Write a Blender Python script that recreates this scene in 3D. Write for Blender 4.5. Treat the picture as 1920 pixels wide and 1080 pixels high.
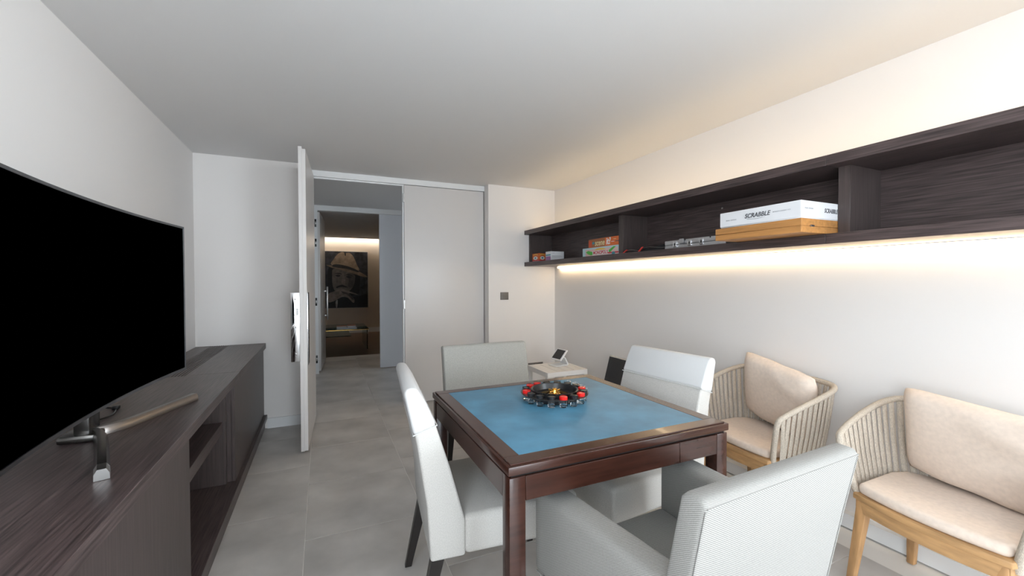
import bpy, bmesh, math, random
from math import sin, cos, pi, radians, sqrt
from mathutils import Vector, Matrix
random.seed(7)
for o in list(bpy.data.objects): bpy.data.objects.remove(o)
S = bpy.context.scene
C = S.collection

# ---------------------------------------------------------------- camera
YAW, PIT, ROLL, FPX, CAMH = .426, .0164, -.0028, 786.0, 1.29
fw = Vector((sin(YAW)*cos(PIT), cos(YAW)*cos(PIT), -sin(PIT)))
r0 = Vector((cos(YAW), -sin(YAW), 0)); u0 = r0.cross(fw)
rt = r0*cos(ROLL)+u0*sin(ROLL); up = u0*cos(ROLL)-r0*sin(ROLL)
cd = bpy.data.cameras.new('camera'); cam = bpy.data.objects.new('camera', cd); C.objects.link(cam)
cd.sensor_fit = 'HORIZONTAL'; cd.sensor_width = 36; cd.lens = 36*FPX/1920; cd.clip_start = .02
m = Matrix((rt, up, -fw)).transposed().to_4x4(); m.translation = (0, 0, CAMH)
cam.matrix_world = m
S.camera = cam

# ---------------------------------------------------------------- world, daylight, exposure
W = bpy.data.worlds.new('overcast_sky'); S.world = W; W.use_nodes = True
bg = W.node_tree.nodes['Background']
bg.inputs[0].default_value = (.82, .92, 1.0, 1); bg.inputs[1].default_value = 12.5
S.view_settings.view_transform = 'Standard'; S.view_settings.look = 'None'
S.view_settings.gamma = 1; S.view_settings.use_curve_mapping = False
S.view_settings.exposure = 0.22
LED_DOWN, LED_UP, LED_FAR = 12.0, 6.0, 18.0
WARM = (1.0, .76, .46); WARM2 = (1.0, .62, .26)

def portal(name, loc, rot, sx, sy):
    l = bpy.data.lights.new(name, 'AREA'); l.shape = 'RECTANGLE'; l.size = sx; l.size_y = sy
    l.cycles.is_portal = True
    o = bpy.data.objects.new(name, l); C.objects.link(o); o.location = loc; o.rotation_euler = rot
    return o
YR = -5.0                                                   # wall behind the camera
portal('rear_window_portal', (.78, YR-.01, 1.12), (pi/2, 0, 0), 1.4, 2.25)
portal('left_window_portal', (-.968, -1.0, 1.525), (0, -pi/2, 0), 1.45, 1.25)
portal('right_window_portal', (2.525, -1.4, 1.525), (0, pi/2, 0), 1.45, 2.4)
portal('hall_portal', (3.39, 5.5, 1.4), (0, pi/2, 0), 1.0, .3)

# ---------------------------------------------------------------- materials
MATS = {}
def mat(name, col, rough=.5, metal=0, spec=.5, noise=None, bump=None, wave=None, emit=None, trans=0, ior=1.45, coat=0, coord='Object', sheen=0, alpha=None):
    """noise=(scale xyz, detail, dark multiplier, light multiplier) tints the base colour; bump=(scale xyz, strength, distance); wave=(scale, rot xyz, mix)"""
    if name in MATS: return MATS[name]
    M = bpy.data.materials.new(name); M.use_nodes = True; MATS[name] = M
    nt = M.node_tree; b = nt.nodes['Principled BSDF']; L = nt.links.new
    b.inputs['Base Color'].default_value = (*col, 1); b.inputs['Roughness'].default_value = rough
    b.inputs['Metallic'].default_value = metal; b.inputs['Specular IOR Level'].default_value = spec
    b.inputs['IOR'].default_value = ior; b.inputs['Transmission Weight'].default_value = trans
    b.inputs['Coat Weight'].default_value = coat; b.inputs['Sheen Weight'].default_value = sheen
    if alpha is not None: b.inputs['Alpha'].default_value = alpha
    if emit:
        b.inputs['Emission Color'].default_value = (*emit[0], 1); b.inputs['Emission Strength'].default_value = emit[1]
    tc = nt.nodes.new('ShaderNodeTexCoord')
    colout = None
    if noise:
        mp = nt.nodes.new('ShaderNodeMapping'); mp.inputs['Scale'].default_value = noise[0]; L(tc.outputs[coord], mp.inputs[0])
        if len(noise) > 4:                                  # shift the pattern from piece to piece
            oi = nt.nodes.new('ShaderNodeObjectInfo'); vm = nt.nodes.new('ShaderNodeVectorMath'); vm.operation = 'MULTIPLY_ADD'
            L(tc.outputs[coord], vm.inputs[0]); vm.inputs[1].default_value = (1, 1, 1)
            sc = nt.nodes.new('ShaderNodeVectorMath'); sc.operation = 'SCALE'; sc.inputs['Scale'].default_value = 37.0
            cx = nt.nodes.new('ShaderNodeCombineXYZ'); L(oi.outputs['Random'], cx.inputs[0]); L(oi.outputs['Random'], cx.inputs[1])
            L(cx.outputs[0], sc.inputs[0]); L(sc.outputs[0], vm.inputs[2]); L(vm.outputs[0], mp.inputs[0])
        nz = nt.nodes.new('ShaderNodeTexNoise'); nz.inputs['Scale'].default_value = 1; nz.inputs['Detail'].default_value = noise[1]
        L(mp.outputs[0], nz.inputs[0])
        mr = nt.nodes.new('ShaderNodeMapRange'); mr.inputs[1].default_value = .3; mr.inputs[2].default_value = .7
        mr.inputs[3].default_value = noise[2]; mr.inputs[4].default_value = noise[3]
        L(nz.outputs[0], mr.inputs[0])
        vs = nt.nodes.new('ShaderNodeVectorMath'); vs.operation = 'SCALE'; vs.inputs[0].default_value = col
        L(mr.outputs[0], vs.inputs['Scale']); colout = vs.outputs[0]; L(colout, b.inputs['Base Color'])
    if wave:
        mp = nt.nodes.new('ShaderNodeMapping'); mp.inputs['Rotation'].default_value = wave[1]; L(tc.outputs[coord], mp.inputs[0])
        wv = nt.nodes.new('ShaderNodeTexWave'); wv.inputs['Scale'].default_value = wave[0]; wv.bands_direction = 'DIAGONAL' if len(wave) > 3 else 'X'
        wv.inputs['Distortion'].default_value = .6; wv.inputs['Detail'].default_value = 1; wv.inputs['Detail Scale'].default_value = 2
        L(mp.outputs[0], wv.inputs[0])
        mr = nt.nodes.new('ShaderNodeMapRange'); mr.inputs[3].default_value = 1-wave[2]; mr.inputs[4].default_value = 1+wave[2]*.3
        L(wv.outputs[1], mr.inputs[0])
        vs = nt.nodes.new('ShaderNodeVectorMath'); vs.operation = 'SCALE'
        if colout: L(colout, vs.inputs[0])
        else: vs.inputs[0].default_value = col
        L(mr.outputs[0], vs.inputs['Scale']); L(vs.outputs[0], b.inputs['Base Color'])
    if bump:
        mp = nt.nodes.new('ShaderNodeMapping'); mp.inputs['Scale'].default_value = bump[0]; L(tc.outputs[coord], mp.inputs[0])
        nz = nt.nodes.new('ShaderNodeTexNoise'); nz.inputs['Scale'].default_value = 1; nz.inputs['Detail'].default_value = 3
        L(mp.outputs[0], nz.inputs[0])
        bp = nt.nodes.new('ShaderNodeBump'); bp.inputs['Strength'].default_value = bump[1]; bp.inputs['Distance'].default_value = bump[2]
        L(nz.outputs[0], bp.inputs['Height']); L(bp.outputs[0], b.inputs['Normal'])
    return M

PAINT = mat('wall_paint', (.83, .795, .77), .75, spec=.25, bump=((60, 60, 60), .06, .002))
CEIL = mat('ceiling_paint', (.78, .765, .755), .8, spec=.2)
TRIM = mat('trim_white', (.80, .80, .80), .4)
DOORW = mat('door_lacquer', (.70, .67, .65), .32)
TILE = mat('porcelain_tile', (.55, .522, .495), .42, noise=((3.2, 3.2, 3.2), 7, .80, 1.18, 1), bump=((240, 240, 240), .10, .001))
GROUT = mat('grout', (.80, .77, .73), .85)
WOODFLOOR = mat('far_wood_floor', (.10, .055, .03), .3, noise=((2, 12, 2), 4, .7, 1.3))
WENGE = mat('wenge_veneer', (.066, .047, .045), .36, noise=((150, 5, 150), 5, .5, 1.7), bump=((260, 6, 260), .45, .0012))
WENGEV = mat('wenge_veneer_upright', (.068, .051, .048), .38, noise=((130, 130, 5), 5, .8, 1.25), bump=((260, 260, 6), .3, .001))
MAHOG = mat('mahogany', (.042, .015, .010), .24, noise=((6, 60, 60), 4, .8, 1.25), coat=.12)
FELT = mat('blue_leather', (.075, .225, .345), .42, noise=((7, 7, 7), 6, .75, 1.22), bump=((500, 500, 500), .12, .0008))
FABRIC = mat('pale_weave', (.55, .53, .50), .9, spec=.15, noise=((420, 420, 260), 2, .86, 1.1), bump=((420, 420, 260), .5, .0015), sheen=.1)
RIB = mat('ribbed_weave', (.335, .325, .305), .9, spec=.15, wave=(92, (0, 1.088, -.4), .42), noise=((300, 300, 300), 2, .93, 1.06), bump=((350, 350, 350), .4, .0012), sheen=.1)
GREYFAB = mat('grey_weave', (.42, .415, .385), .9, spec=.15, noise=((330, 330, 190), 2, .86, 1.12), bump=((330, 330, 190), .5, .0015), sheen=.1)
WHITELE = mat('white_leather', (.66, .66, .66), .38, bump=((14, 14, 14), .12, .004))
DARKLEG = mat('dark_leg', (.018, .014, .013), .35)
BEIGE = mat('beige_canvas', (.78, .655, .56), .88, spec=.15, noise=((60, 60, 60), 4, .94, 1.05), bump=((18, 18, 18), .22, .006), sheen=.1)
ROPE = mat('taupe_rope', (.56, .49, .41), .9, spec=.15, noise=((400, 400, 120), 3, .75, 1.2), bump=((400, 400, 150), .8, .003))
TEAK = mat('teak', (.48, .27, .12), .5, noise=((40, 40, 6), 4, .72, 1.25))
TEAKX = mat('teak_rail', (.50, .29, .13), .5, noise=((6, 40, 40), 4, .75, 1.22))
BAMBOO = mat('bamboo_box_wood', (.50, .235, .075), .45, noise=((60, 4, 60), 4, .8, 1.15))
CHROME = mat('chrome', (.80, .80, .81), .06, metal=1)
STEEL = mat('brushed_steel', (.42, .41, .40), .32, metal=1)
GUN = mat('gunmetal', (.20, .195, .19), .25, metal=1)
BEZEL = mat('tv_bezel', (.24, .245, .26), .3, metal=1)
SCREEN = mat('tv_screen', (.0, .0, .0), .9, spec=0)
BLACK = mat('black_plastic', (.012, .012, .013), .3)
BLACKM = mat('black_matte', (.030, .030, .033), .6)
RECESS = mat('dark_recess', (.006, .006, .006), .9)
RED = mat('red_plastic', (.72, .015, .012), .22)
GOLD = mat('gold_metal', (.85, .52, .14), .2, metal=1)
GLASS = mat('clear_glass', (1, 1, 1), .02, trans=1, ior=1.22)
GREENGLASS = mat('green_table_glass', (.55, .75, .70), .03, trans=1, ior=1.3)
WHITEP = mat('white_plastic', (.80, .80, .80), .35)
WHITEAL = mat('white_painted_aluminium', (.80, .77, .74), .45)
ALU = mat('aluminium_case', (.60, .60, .62), .38, metal=.85, bump=((60, 60, 60), .2, .002))
CARDW = mat('white_card', (.80, .80, .82), .5)
INK = mat('grey_ink', (.10, .10, .11), .6)
INKL = mat('pale_ink', (.38, .38, .40), .6)

# ---------------------------------------------------------------- helpers
def tag(o, label=None, cat=None, group=None, kind=None):
    if label: o['label'] = label
    if cat: o['category'] = cat
    if group: o['group'] = group
    if kind: o['kind'] = kind
    return o
def empty(name, loc, rz=0):
    o = bpy.data.objects.new(name, None); C.objects.link(o); o.location = loc; o.rotation_euler = (0, 0, rz)
    o.empty_display_size = .1
    return o
def finish(bm, name, m, parent=None, off=(0, 0, 0), smooth=None):
    """link a bmesh as one object; off = where the parent (or the object's own base) stands in the bmesh's coordinates"""
    bmesh.ops.recalc_face_normals(bm, faces=bm.faces[:])
    bmesh.ops.translate(bm, verts=bm.verts[:], vec=-Vector(off))
    me = bpy.data.meshes.new(name); bm.to_mesh(me); bm.free()
    if m is not None: me.materials.append(m)
    if smooth is not None:
        me.polygons.foreach_set('use_smooth', [True]*len(me.polygons))
        me.set_sharp_from_angle(angle=radians(smooth))
    o = bpy.data.objects.new(name, me); C.objects.link(o)
    if parent is not None: o.parent = parent
    else: o.location = off
    return o
def abox(bm, x0, x1, y0, y1, z0, z1):
    v = [bm.verts.new((x, y, z)) for z in (z0, z1) for y in (y0, y1) for x in (x0, x1)]
    for f in ((0, 2, 3, 1), (4, 5, 7, 6), (0, 1, 5, 4), (2, 6, 7, 3), (0, 4, 6, 2), (1, 3, 7, 5)):
        bm.faces.new([v[i] for i in f])
    return v
def hexa(bm, pts):
    v = [bm.verts.new(p) for p in pts]                       # 4 bottom, 4 top, same winding
    for f in ((3, 2, 1, 0), (4, 5, 6, 7), (0, 1, 5, 4), (1, 2, 6, 5), (2, 3, 7, 6), (3, 0, 4, 7)):
        bm.faces.new([v[i] for i in f])
    return v
def bevel(bm, r, seg=2, ang=.5):
    bmesh.ops.recalc_face_normals(bm, faces=bm.faces[:])
    es = [e for e in bm.edges if len(e.link_faces) == 2 and e.calc_face_angle(0) > ang]
    bmesh.ops.bevel(bm, geom=es, offset=r, segments=seg, profile=.5, affect='EDGES', clamp_overlap=True)
def box(name, b, m, parent=None, off=(0, 0, 0), r=0, seg=2):
    bm = bmesh.new(); abox(bm, *b)
    if r: bevel(bm, r, seg)
    return finish(bm, name, m, parent, off, 40 if r else None)
def boxes(name, bs, m, parent=None, off=(0, 0, 0), r=0):
    bm = bmesh.new()
    for b in bs: abox(bm, *b)
    if r: bevel(bm, r, 1)
    return finish(bm, name, m, parent, off, 40 if r else None)
def extrude(bm, prof, axis, lo, hi):
    """prof in the two other axes (x: y,z   y: x,z   z: x,y)"""
    def P(a, b, c): return {'x': (c, a, b), 'y': (a, c, b), 'z': (a, b, c)}[axis]
    A = [bm.verts.new(P(a, b, lo)) for a, b in prof]; B = [bm.verts.new(P(a, b, hi)) for a, b in prof]
    n = len(prof)
    bm.faces.new(A); bm.faces.new(B[::-1])
    for i in range(n): bm.faces.new((A[i], B[i], B[(i+1) % n], A[(i+1) % n]))
def lathe(bm, prof, c=(0, 0, 0), n=32):
    rings = []
    for r, z in prof:
        rings.append([bm.verts.new((c[0]+r*cos(2*pi*i/n), c[1]+r*sin(2*pi*i/n), c[2]+z)) for i in range(n)] if r > 1e-6 else [bm.verts.new((c[0], c[1], c[2]+z))])
    for a, b in zip(rings, rings[1:]):
        for i in range(n):
            j = (i+1) % n
            q = [a[i % len(a)], a[j % len(a)], b[j % len(b)], b[i % len(b)]]
            q2 = []
            for v in q:
                if v not in q2: q2.append(v)
            if len(q2) > 2: bm.faces.new(q2)
def catmull(pts, k=6):
    pts = [Vector(p) for p in pts]; out = []
    for i in range(len(pts)-1):
        p0 = pts[max(i-1, 0)]; p1 = pts[i]; p2 = pts[i+1]; p3 = pts[min(i+2, len(pts)-1)]
        for j in range(k):
            t = j/k
            out.append(.5*((2*p1)+(p2-p0)*t+(2*p0-5*p1+4*p2-p3)*t*t+(3*p1-p0-3*p2+p3)*t**3))
    out.append(pts[-1]); return out
def tube(bm, pts, r, n=8, flat=1.0, upv=None):
    pts = [Vector(p) for p in pts]; rings = []; prev = None
    for i, p in enumerate(pts):
        t = (pts[min(i+1, len(pts)-1)]-pts[max(i-1, 0)]).normalized()
        if prev is None:
            a = Vector(upv) if upv else (Vector((0, 0, 1)) if abs(t.z) < .9 else Vector((1, 0, 0)))
        else: a = prev
        a = (a-t*a.dot(t)).normalized(); prev = a; b = t.cross(a)
        rr = r[i] if isinstance(r, (list, tuple)) else r
        rings.append([bm.verts.new(p+a*rr*cos(2*pi*k/n)+b*rr*flat*sin(2*pi*k/n)) for k in range(n)])
    for A, B in zip(rings, rings[1:]):
        for k in range(n): bm.faces.new((A[k], A[(k+1) % n], B[(k+1) % n], B[k]))
    bm.faces.new(rings[0][::-1]); bm.faces.new(rings[-1])
def copy_tree(o, parent=None):
    c = o.copy(); C.objects.link(c); c.parent = parent
    for ch in [x for x in o.children]: copy_tree(ch, c)
    return c
def text_obj(name, s, size, m, parent, mw, shear=0, sx=1.0, bold=0.0):
    cu = bpy.data.curves.new(name+'_font', 'FONT'); cu.body = s; cu.size = size; cu.align_x = 'CENTER'; cu.align_y = 'CENTER'
    cu.shear = shear; cu.extrude = .0004; cu.offset = bold; cu.resolution_u = 3
    t = bpy.data.objects.new(name+'_font', cu); C.objects.link(t)
    dg = bpy.context.evaluated_depsgraph_get(); dg.update()
    me = bpy.data.meshes.new_from_object(t.evaluated_get(dg)); me.name = name
    bpy.data.objects.remove(t); bpy.data.curves.remove(cu)
    me.materials.clear(); me.materials.append(m)
    me.transform(mw @ Matrix.Diagonal((sx, 1, 1, 1)))
    o = bpy.data.objects.new(name, me); C.objects.link(o); o.parent = parent
    return o
def faceX(x, y, z, off):
    """text plane that faces -X (reads from far to near along -Y)"""
    return Matrix.Translation(Vector((x, y, z))-Vector(off)) @ Matrix(((0, 0, -1, 0), (-1, 0, 0, 0), (0, 1, 0, 0), (0, 0, 0, 1)))

# ---------------------------------------------------------------- the room shell
H = 2.355; XL, XR = -.958, 2.515; YBL, YP, YD = 4.241, 4.315, 4.435
def struct(name, b, m, label=None, cat=None):
    o = box(name, b, m, None, ((b[0]+b[1])/2, (b[2]+b[3])/2, b[4]))
    return tag(o, label, cat, kind='structure')
floor = struct('floor', (-2.0, 4.0, YR-.3, 7.79, -.06, -.0025), GROUT, 'grey porcelain tile floor of games room and hall', 'floor')
fo = Vector(floor.location)
TW, TL = .597, .634
offs = {-2: 3.40, -1: 3.254, 0: 2.943, 1: 3.101, 2: 2.75, 3: 3.02, 4: 3.25, 5: 2.9, 6: 3.1}
bm = bmesh.new(); abox(bm, -TW/2+.0019, TW/2-.0019, -TL/2+.0019, TL/2-.0019, 0, .004)
bevel(bm, .001, 1); tproto = finish(bm, 'tile', TILE, floor, (0, 0, 0)); tme = tproto.data
first = True
for c in range(-2, 6):
    xc = -.088+TW*(c+.5)
    k0 = -13 if c >= -1 else 2
    for k in range(k0, 9):
        yc = offs[c]+TL*(k+.5)
        if yc-TL/2 < YR-.3 or yc+TL/2 > 7.79 or (c == -2 and yc < 4.6): continue
        if c > 3 and yc < 4.7: continue
        if first: o = tproto; first = False
        else: o = bpy.data.objects.new('tile', tme); C.objects.link(o); o.parent = floor
        o.location = Vector((xc, yc, -.004))-fo
struct('ceiling', (-1.1, 2.7, YR-.2, 4.56, H, H+.1), CEIL, 'plain white ceiling of the games room', 'ceiling')
struct('wall_left', (XL-.1, XL, -.375, YBL, 0, H), PAINT, 'white wall behind the television', 'wall')
struct('wall_right_rear', (XR, XR+.1, YR, -2.6, 0, H), PAINT)
struct('wall_right_lintel', (XR, XR+.1, -2.6, -.2, 2.25, H), PAINT)
struct('wall_right_sill', (XR, XR+.1, -2.6, -.2, 0, .8), PAINT)
struct('wall_right', (XR, XR+.1, -.2, YP, 0, H), PAINT, 'white wall carrying the long dark shelf', 'wall')
struct('wall_back', (XL-.1, -.11, YBL, 4.56, 0, H), PAINT, 'white end wall left of the open door', 'wall')
struct('wall_back_right', (1.675, XR+.1, YP, 4.56, 0, H), PAINT, 'white end wall with light switch beside the door panel', 'wall')
# wall behind the camera with a wide open patio doorway
struct('wall_rear_lintel', (XL-.1, XR+.1, YR-.12, YR, 2.25, H), PAINT)
struct('wall_left_lintel', (XL-.1, XL, -1.625, -.375, 2.25, H), PAINT)
struct('wall_left_sill', (XL-.1, XL, -1.625, -.375, 0, .8), PAINT)
struct('wall_left_rear', (XL-.1, XL, YR, -1.625, 0, H), PAINT)
struct('wall_rear_left', (XL-.1, .08, YR-.12, YR, 0, 2.25), PAINT)
struct('wall_rear_right', (1.48, XR+.1, YR-.12, YR, 0, 2.25), PAINT)
# skirtings
struct('baseboard_back', (-.447, -.112, YBL-.014, YBL, 0, .088), TRIM, 'low white skirting under the left end wall', 'baseboard')
struct('baseboard_right', (2.471, XR, YR, YP, .006, .077), TRIM, 'white stepped skirting along the shelf wall', 'baseboard')
struct('baseboard_pillar', (1.69, 2.471, YP-.014, YP, 0, .088), TRIM, 'white skirting under the wall with the switch', 'baseboard')
# door header and sliding panel
struct('trim_1', (-.11, 1.675, YD, 4.56, 2.298, H), TRIM, 'white header track above doorway and door panel', 'door header')
struct('trim_2', (-.11, .785, YD+.015, YD+.05, 2.281, 2.296), TRIM, 'thin white stop strip under the door header', 'trim')
d2 = empty('door_2', (1.227, YD+.025, 0)); tag(d2, 'closed flat white door panel beside the open doorway', 'door panel', kind='structure')
box('panel', (.787, 1.664, YD+.003, YD+.045, .012, 2.292), DOORW, d2, d2.location, .002)
box('edge_strip', (.770, .786, YD+.02, YD+.06, .012, 2.281), TRIM, d2, d2.location, .002)
for z in (2.16, 1.05): box('latch_plate', (.776, .7885, YD-.001, YD+.018, z-.045, z+.045), STEEL, d2, d2.location)
struct('trim_3', (-.11, -.085, YD, 4.56, 0, 2.298), TRIM, 'white door jamb at hinge side of open door', 'door frame')
# open door leaf, hinged at the left jamb and standing into the room
d1 = empty('door_1', (-.083, 4.40, 0), 0); tag(d1, 'open white door leaf seen edge-on, with mirrored pull plates', 'door', kind='structure')
dv = Vector((-.128+.083, 3.50-4.40, 0)); LW = dv.length
d1.rotation_euler = (0, 0, math.atan2(dv.y, dv.x))
# local: +x along the leaf away from the hinge, +y towards the doorway side (right in view)
bm = bmesh.new()
abox(bm, 0, LW-.012, -.0, .024, .012, 2.283); abox(bm, 0, LW, -.024, .0, .012, 2.297)
finish(bm, 'leaf', DOORW, d1)
pp = box('pull_plate', (LW-.13, LW-.02, .0245, .030, .66, 1.208), CHROME, d1, r=.001)
pp = box('pull_flange', (LW-.006, LW-.001, -.085, -.0245, .692, 1.208), CHROME, d1, r=.001)
for z in (1.16, .95, .75): box('bolt', (LW-.001, LW+.004, -.058, -.046, z-.006, z+.006), STEEL, pp, r=.002)
box('latch', (LW-.001, LW+.005, -.046, -.030, 1.04, 1.09), WHITEP, pp, r=.001)
# hall beyond the doorway
struct('ceiling_hall', (-2, 4, 4.56, 11.02, H, H+.1), CEIL, 'grey-lit ceiling of the hall beyond the door', 'ceiling')
struct('wall_hall_left', (-1.9, -1.8, 4.56, 6.44, 0, H), PAINT)
struct('wall_hall_near', (XR+.1, 3.4, 4.46, 4.56, 0, H), PAINT)
struct('wall_hall_near_left', (-1.8, XL-.1, 4.46, 4.56, 0, H), PAINT)
for q in ((4.46, 5.35, 0, H), (5.65, 6.6, 0, H), (5.35, 5.65, 0, .9), (5.35, 5.65, 1.9, H)): struct('wall_hall_right', (3.4, 3.5, *q), PAINT)
struct('wall_hall_divider', (-1.8, -.10, 6.44, 6.54, 0, H), PAINT, 'hall wall left of the second doorway', 'wall')
struct('trim_4', (-.10, 3.4, 6.44, 6.54, 2.285, H), TRIM, 'white header above the second doorway in the hall', 'door header')
struct('trim_5', (-.10, -.045, 6.44, 6.52, 0, 2.285), TRIM, 'white hinge jamb of the second doorway', 'door frame')
hj = bpy.data.objects['trim_5']
for z in (2.105, 1.832, 1.009, .206):
    bm = bmesh.new(); abox(bm, -.083, -.060, 6.436, 6.4405, z-.055, z+.055); bevel(bm, .010, 2)
    hp = finish(bm, 'hinge', BLACK, hj, hj.location, 40)
    box('hinge_knuckle', (-.078, -.065, 6.433, 6.4365, z-.02, z+.02), STEEL, hp, hj.location, .002)
struct('door_4', (.78, 3.4, 6.45, 6.50, .012, 2.282), mat('daylight_tinted_lacquer', (.74, .755, .79), .35), 'white door panel right of the second doorway, bluish daylight tinted in', 'door panel')  # white panel; the hall's bluish daylight is put into its base colour
d3 = empty('door_3', (-.042, 6.55, 0)); tag(d3, 'narrow open white door leaf in the hall, with long pull handle', 'door', kind='structure')
dv3 = Vector((.075, 1.0, 0)); d3.rotation_euler = (0, 0, math.atan2(dv3.y, dv3.x))
for i in range(6):
    box('board', (.02+i*.163, .02+i*.163+.161, -.02, .02, .015, 2.28), DOORW, d3, r=.002)
box('pull_handle', (.80, .83, -.075, -.045, .68, 1.21), STEEL, d3, r=.008)
for z in (.75, 1.14): box('handle_post', (.807, .823, -.046, -.019, z-.01, z+.01), STEEL, d3)
# far room
struct('floor_far', (-2.0, 4.0, 7.79, 11.4, -.06, .0), WOODFLOOR, 'dark brown wooden floor of the far room', 'floor')
struct('wall_far', (-2, 4, 11.262, 11.36, 0, 2.7), mat('cove_light_tinted_paint', (.60, .50, .40), .8), 'far room end wall with warm cove light and portrait', 'wall')  # brown of the warm cove light is mixed into the wall colour
struct('wall_far_left', (-1.4, -1.3, 6.54, 11.262, 0, H), PAINT)
struct('wall_far_right', (2.6, 2.7, 6.54, 11.262, 0, H), PAINT)
struct('ceiling_cove', (-2, 4, 11.02, 11.36, 2.6, 2.7), CEIL)
struct('baseboard_far', (-1.3, 2.6, 11.246, 11.262, 0, .12), TRIM, 'white skirting under the portrait', 'baseboard')

# ---------------------------------------------------------------- light fittings
def led(name, b, colr, strength, label, holder=None):
    e = empty(name, ((b[0]+b[1])/2, (b[2]+b[3])/2, b[4])); tag(e, label, 'led strip')
    mm = mat(name+'_glow', (1, .9, .8), .5, emit=(colr, strength))
    if holder: box('holder', holder, WHITEP, e, e.location)
    box('diffuser', b, mm, e, e.location)
    return e
led('led_strip', (2.478, 2.502, -.05, 4.19, 1.437, 1.4535), WARM, LED_DOWN, 'glowing warm light strip under the long dark shelf', (2.476, 2.514, -.05, 4.19, 1.4535, 1.4570))
led('led_strip', (2.30, 2.325, -.05, 4.25, 1.868, 1.874), WARM2, LED_UP, 'hidden warm light strip on top of the long dark shelf')
led('led_strip', (-1.2, 2.5, 11.05, 11.07, 2.40, 2.42), (1.0, .48, .11), LED_FAR, 'warm cove light strip above the far portrait wall', (-1.2, 2.5, 11.021, 11.05, 2.39, 2.43))

# ---------------------------------------------------------------- long wall shelf
sh = empty('wall_shelf', (2.3, 1.5, 1.457)); tag(sh, 'long dark wenge open shelf box on the right wall', 'shelf')
SL = sh.location; SY0 = -.1; XF = 2.114
for n, (z0, z1) in (('top_board', (1.817, 1.864)), ('bottom_board', (1.457, 1.504))):
    for y0, y1 in ((SY0, 1.1635), (1.1645, 2.7065), (2.7075, YP-.001)):
        box(n, (XF, XR-.001, y0, y1, z0, z1), WENGE, sh, SL, .0012, 1)
for y0, y1 in ((SY0, 1.1635), (1.1645, 2.7065), (2.7075, YP-.03)):
    box('back_panel', (2.452, 2.470, y0+.001, y1-.001, 1.5042, 1.8168), WENGE, sh, SL)
for y0, y1 in ((YP-.030, YP-.001), (2.693, 2.748), (1.109, 1.159), (-.099, -.07)):
    box('divider', (2.172 if y0 > 4 else 2.200, 2.452, y0, y1, 1.5042, 1.8168), WENGEV, sh, SL, .001, 1)
box('screw_cap', (2.449, 2.4525, 1.98, 1.992, 1.77, 1.782), STEEL, sh, SL, .001)

# things on the shelf --------------------------------------------------
ZS = 1.5045
def carton(name, b, m, label, cat, r=.0015):
    e = empty(name, ((b[0]+b[1])/2, (b[2]+b[3])/2, b[4])); tag(e, label, cat)
    bd = box('box', b, m, e, e.location, r, 1)
    return e
def patch(name, x, y0, y1, z0, z1, m, e, t=.0006, poly=None):
    """a printed patch on a face that looks towards -X"""
    bm = bmesh.new()
    if poly: extrude(bm, [(y1+(y0-y1)*u, z0+(z1-z0)*v) for u, v in poly], 'x', x-t, x)
    else: abox(bm, x-t, x, y0, y1, z0, z1)
    return finish(bm, name, m, e, e.location)
ORANGE = mat('orange_print', (.72, .16, .04), .45); ORANGE2 = mat('deep_orange_print', (.60, .09, .03), .45)
BROWNP = mat('brown_print', (.33, .13, .05), .5); CREAM = mat('cream_print', (.78, .66, .36), .5); WHT = mat('white_print', (.85, .85, .84), .5)
SKYP = mat('sky_blue_print', (.50, .68, .72), .5); PINK = mat('pink_print', (.74, .52, .50), .5); REDP = mat('red_print', (.62, .04, .06), .5)
GRN = mat('green_print', (.10, .48, .07), .5); YEL = mat('yellow_print', (.80, .52, .10), .5); TEALP = mat('teal_print', (.05, .28, .36), .5); PURP = mat('purple_print', (.36, .16, .38), .5)
e = carton('board_game_box', (2.206, 2.445, 2.750, 3.274, ZS, 1.5865), SKYP, 'flat pale board game box with red lettering, under the orange box', 'board game')
X0 = 2.206
patch('print_panel', X0, 2.765, 3.225, 1.512, 1.572, PINK, e)
patch('print_hill', X0-.0006, 3.07, 3.22, 1.520, 1.562, GRN, e, poly=((0, .75), (.25, 1), (.6, .75), (1, .1), (.5, 0), (.2, .3)))
patch('print_hill', X0-.0006, 2.79, 2.94, 1.522, 1.578, GRN, e, poly=((0, .1), (.4, .55), (.8, 1), (1, .95), (.7, .5), (.4, 0)))
patch('print_arch', X0-.0007, 2.92, 3.09, 1.560, 1.577, YEL, e, poly=((0, 0), (.2, .8), (.5, 1), (.8, .8), (1, 0)))
patch('print_banner', X0-.0007, 2.885, 3.115, 1.518, 1.555, WHT, e)
patch('print_strip', X0-.0008, 2.755, 2.90, 1.522, 1.533, REDP, e)
patch('print_badge', X0-.0009, 2.80, 2.845, 1.508, 1.535, TEALP, e, poly=[(.5+.5*cos(a*pi/6), .5+.5*sin(a*pi/6)) for a in range(12)])
text_obj('lettering', 'MONOPOLY', .040, REDP, e, faceX(X0-.0010, 3.0, 1.537, e.location), sx=.95, bold=.0014)
e = carton('board_game_box', (2.208, 2.44, 2.752, 3.182, 1.5868, 1.660), ORANGE, 'orange film quiz board game box lying on the pale game box', 'board game')
X0 = 2.208
patch('print_panel', X0, 2.94, 3.178, 1.590, 1.657, BROWNP, e)
patch('print_panel', X0-.0003, 3.13, 3.176, 1.592, 1.648, ORANGE2, e)
patch('print_square', X0-.0007, 3.09, 3.122, 1.615, 1.635, TEALP, e)
patch('print_strip', X0-.0007, 2.756, 2.80, 1.616, 1.622, INK, e)
patch('print_strip', X0-.0007, 2.815, 2.855, 1.617, 1.621, WHT, e)
patch('print_strip', X0-.0007, 2.79, 2.825, 1.636, 1.640, CREAM, e)
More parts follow.
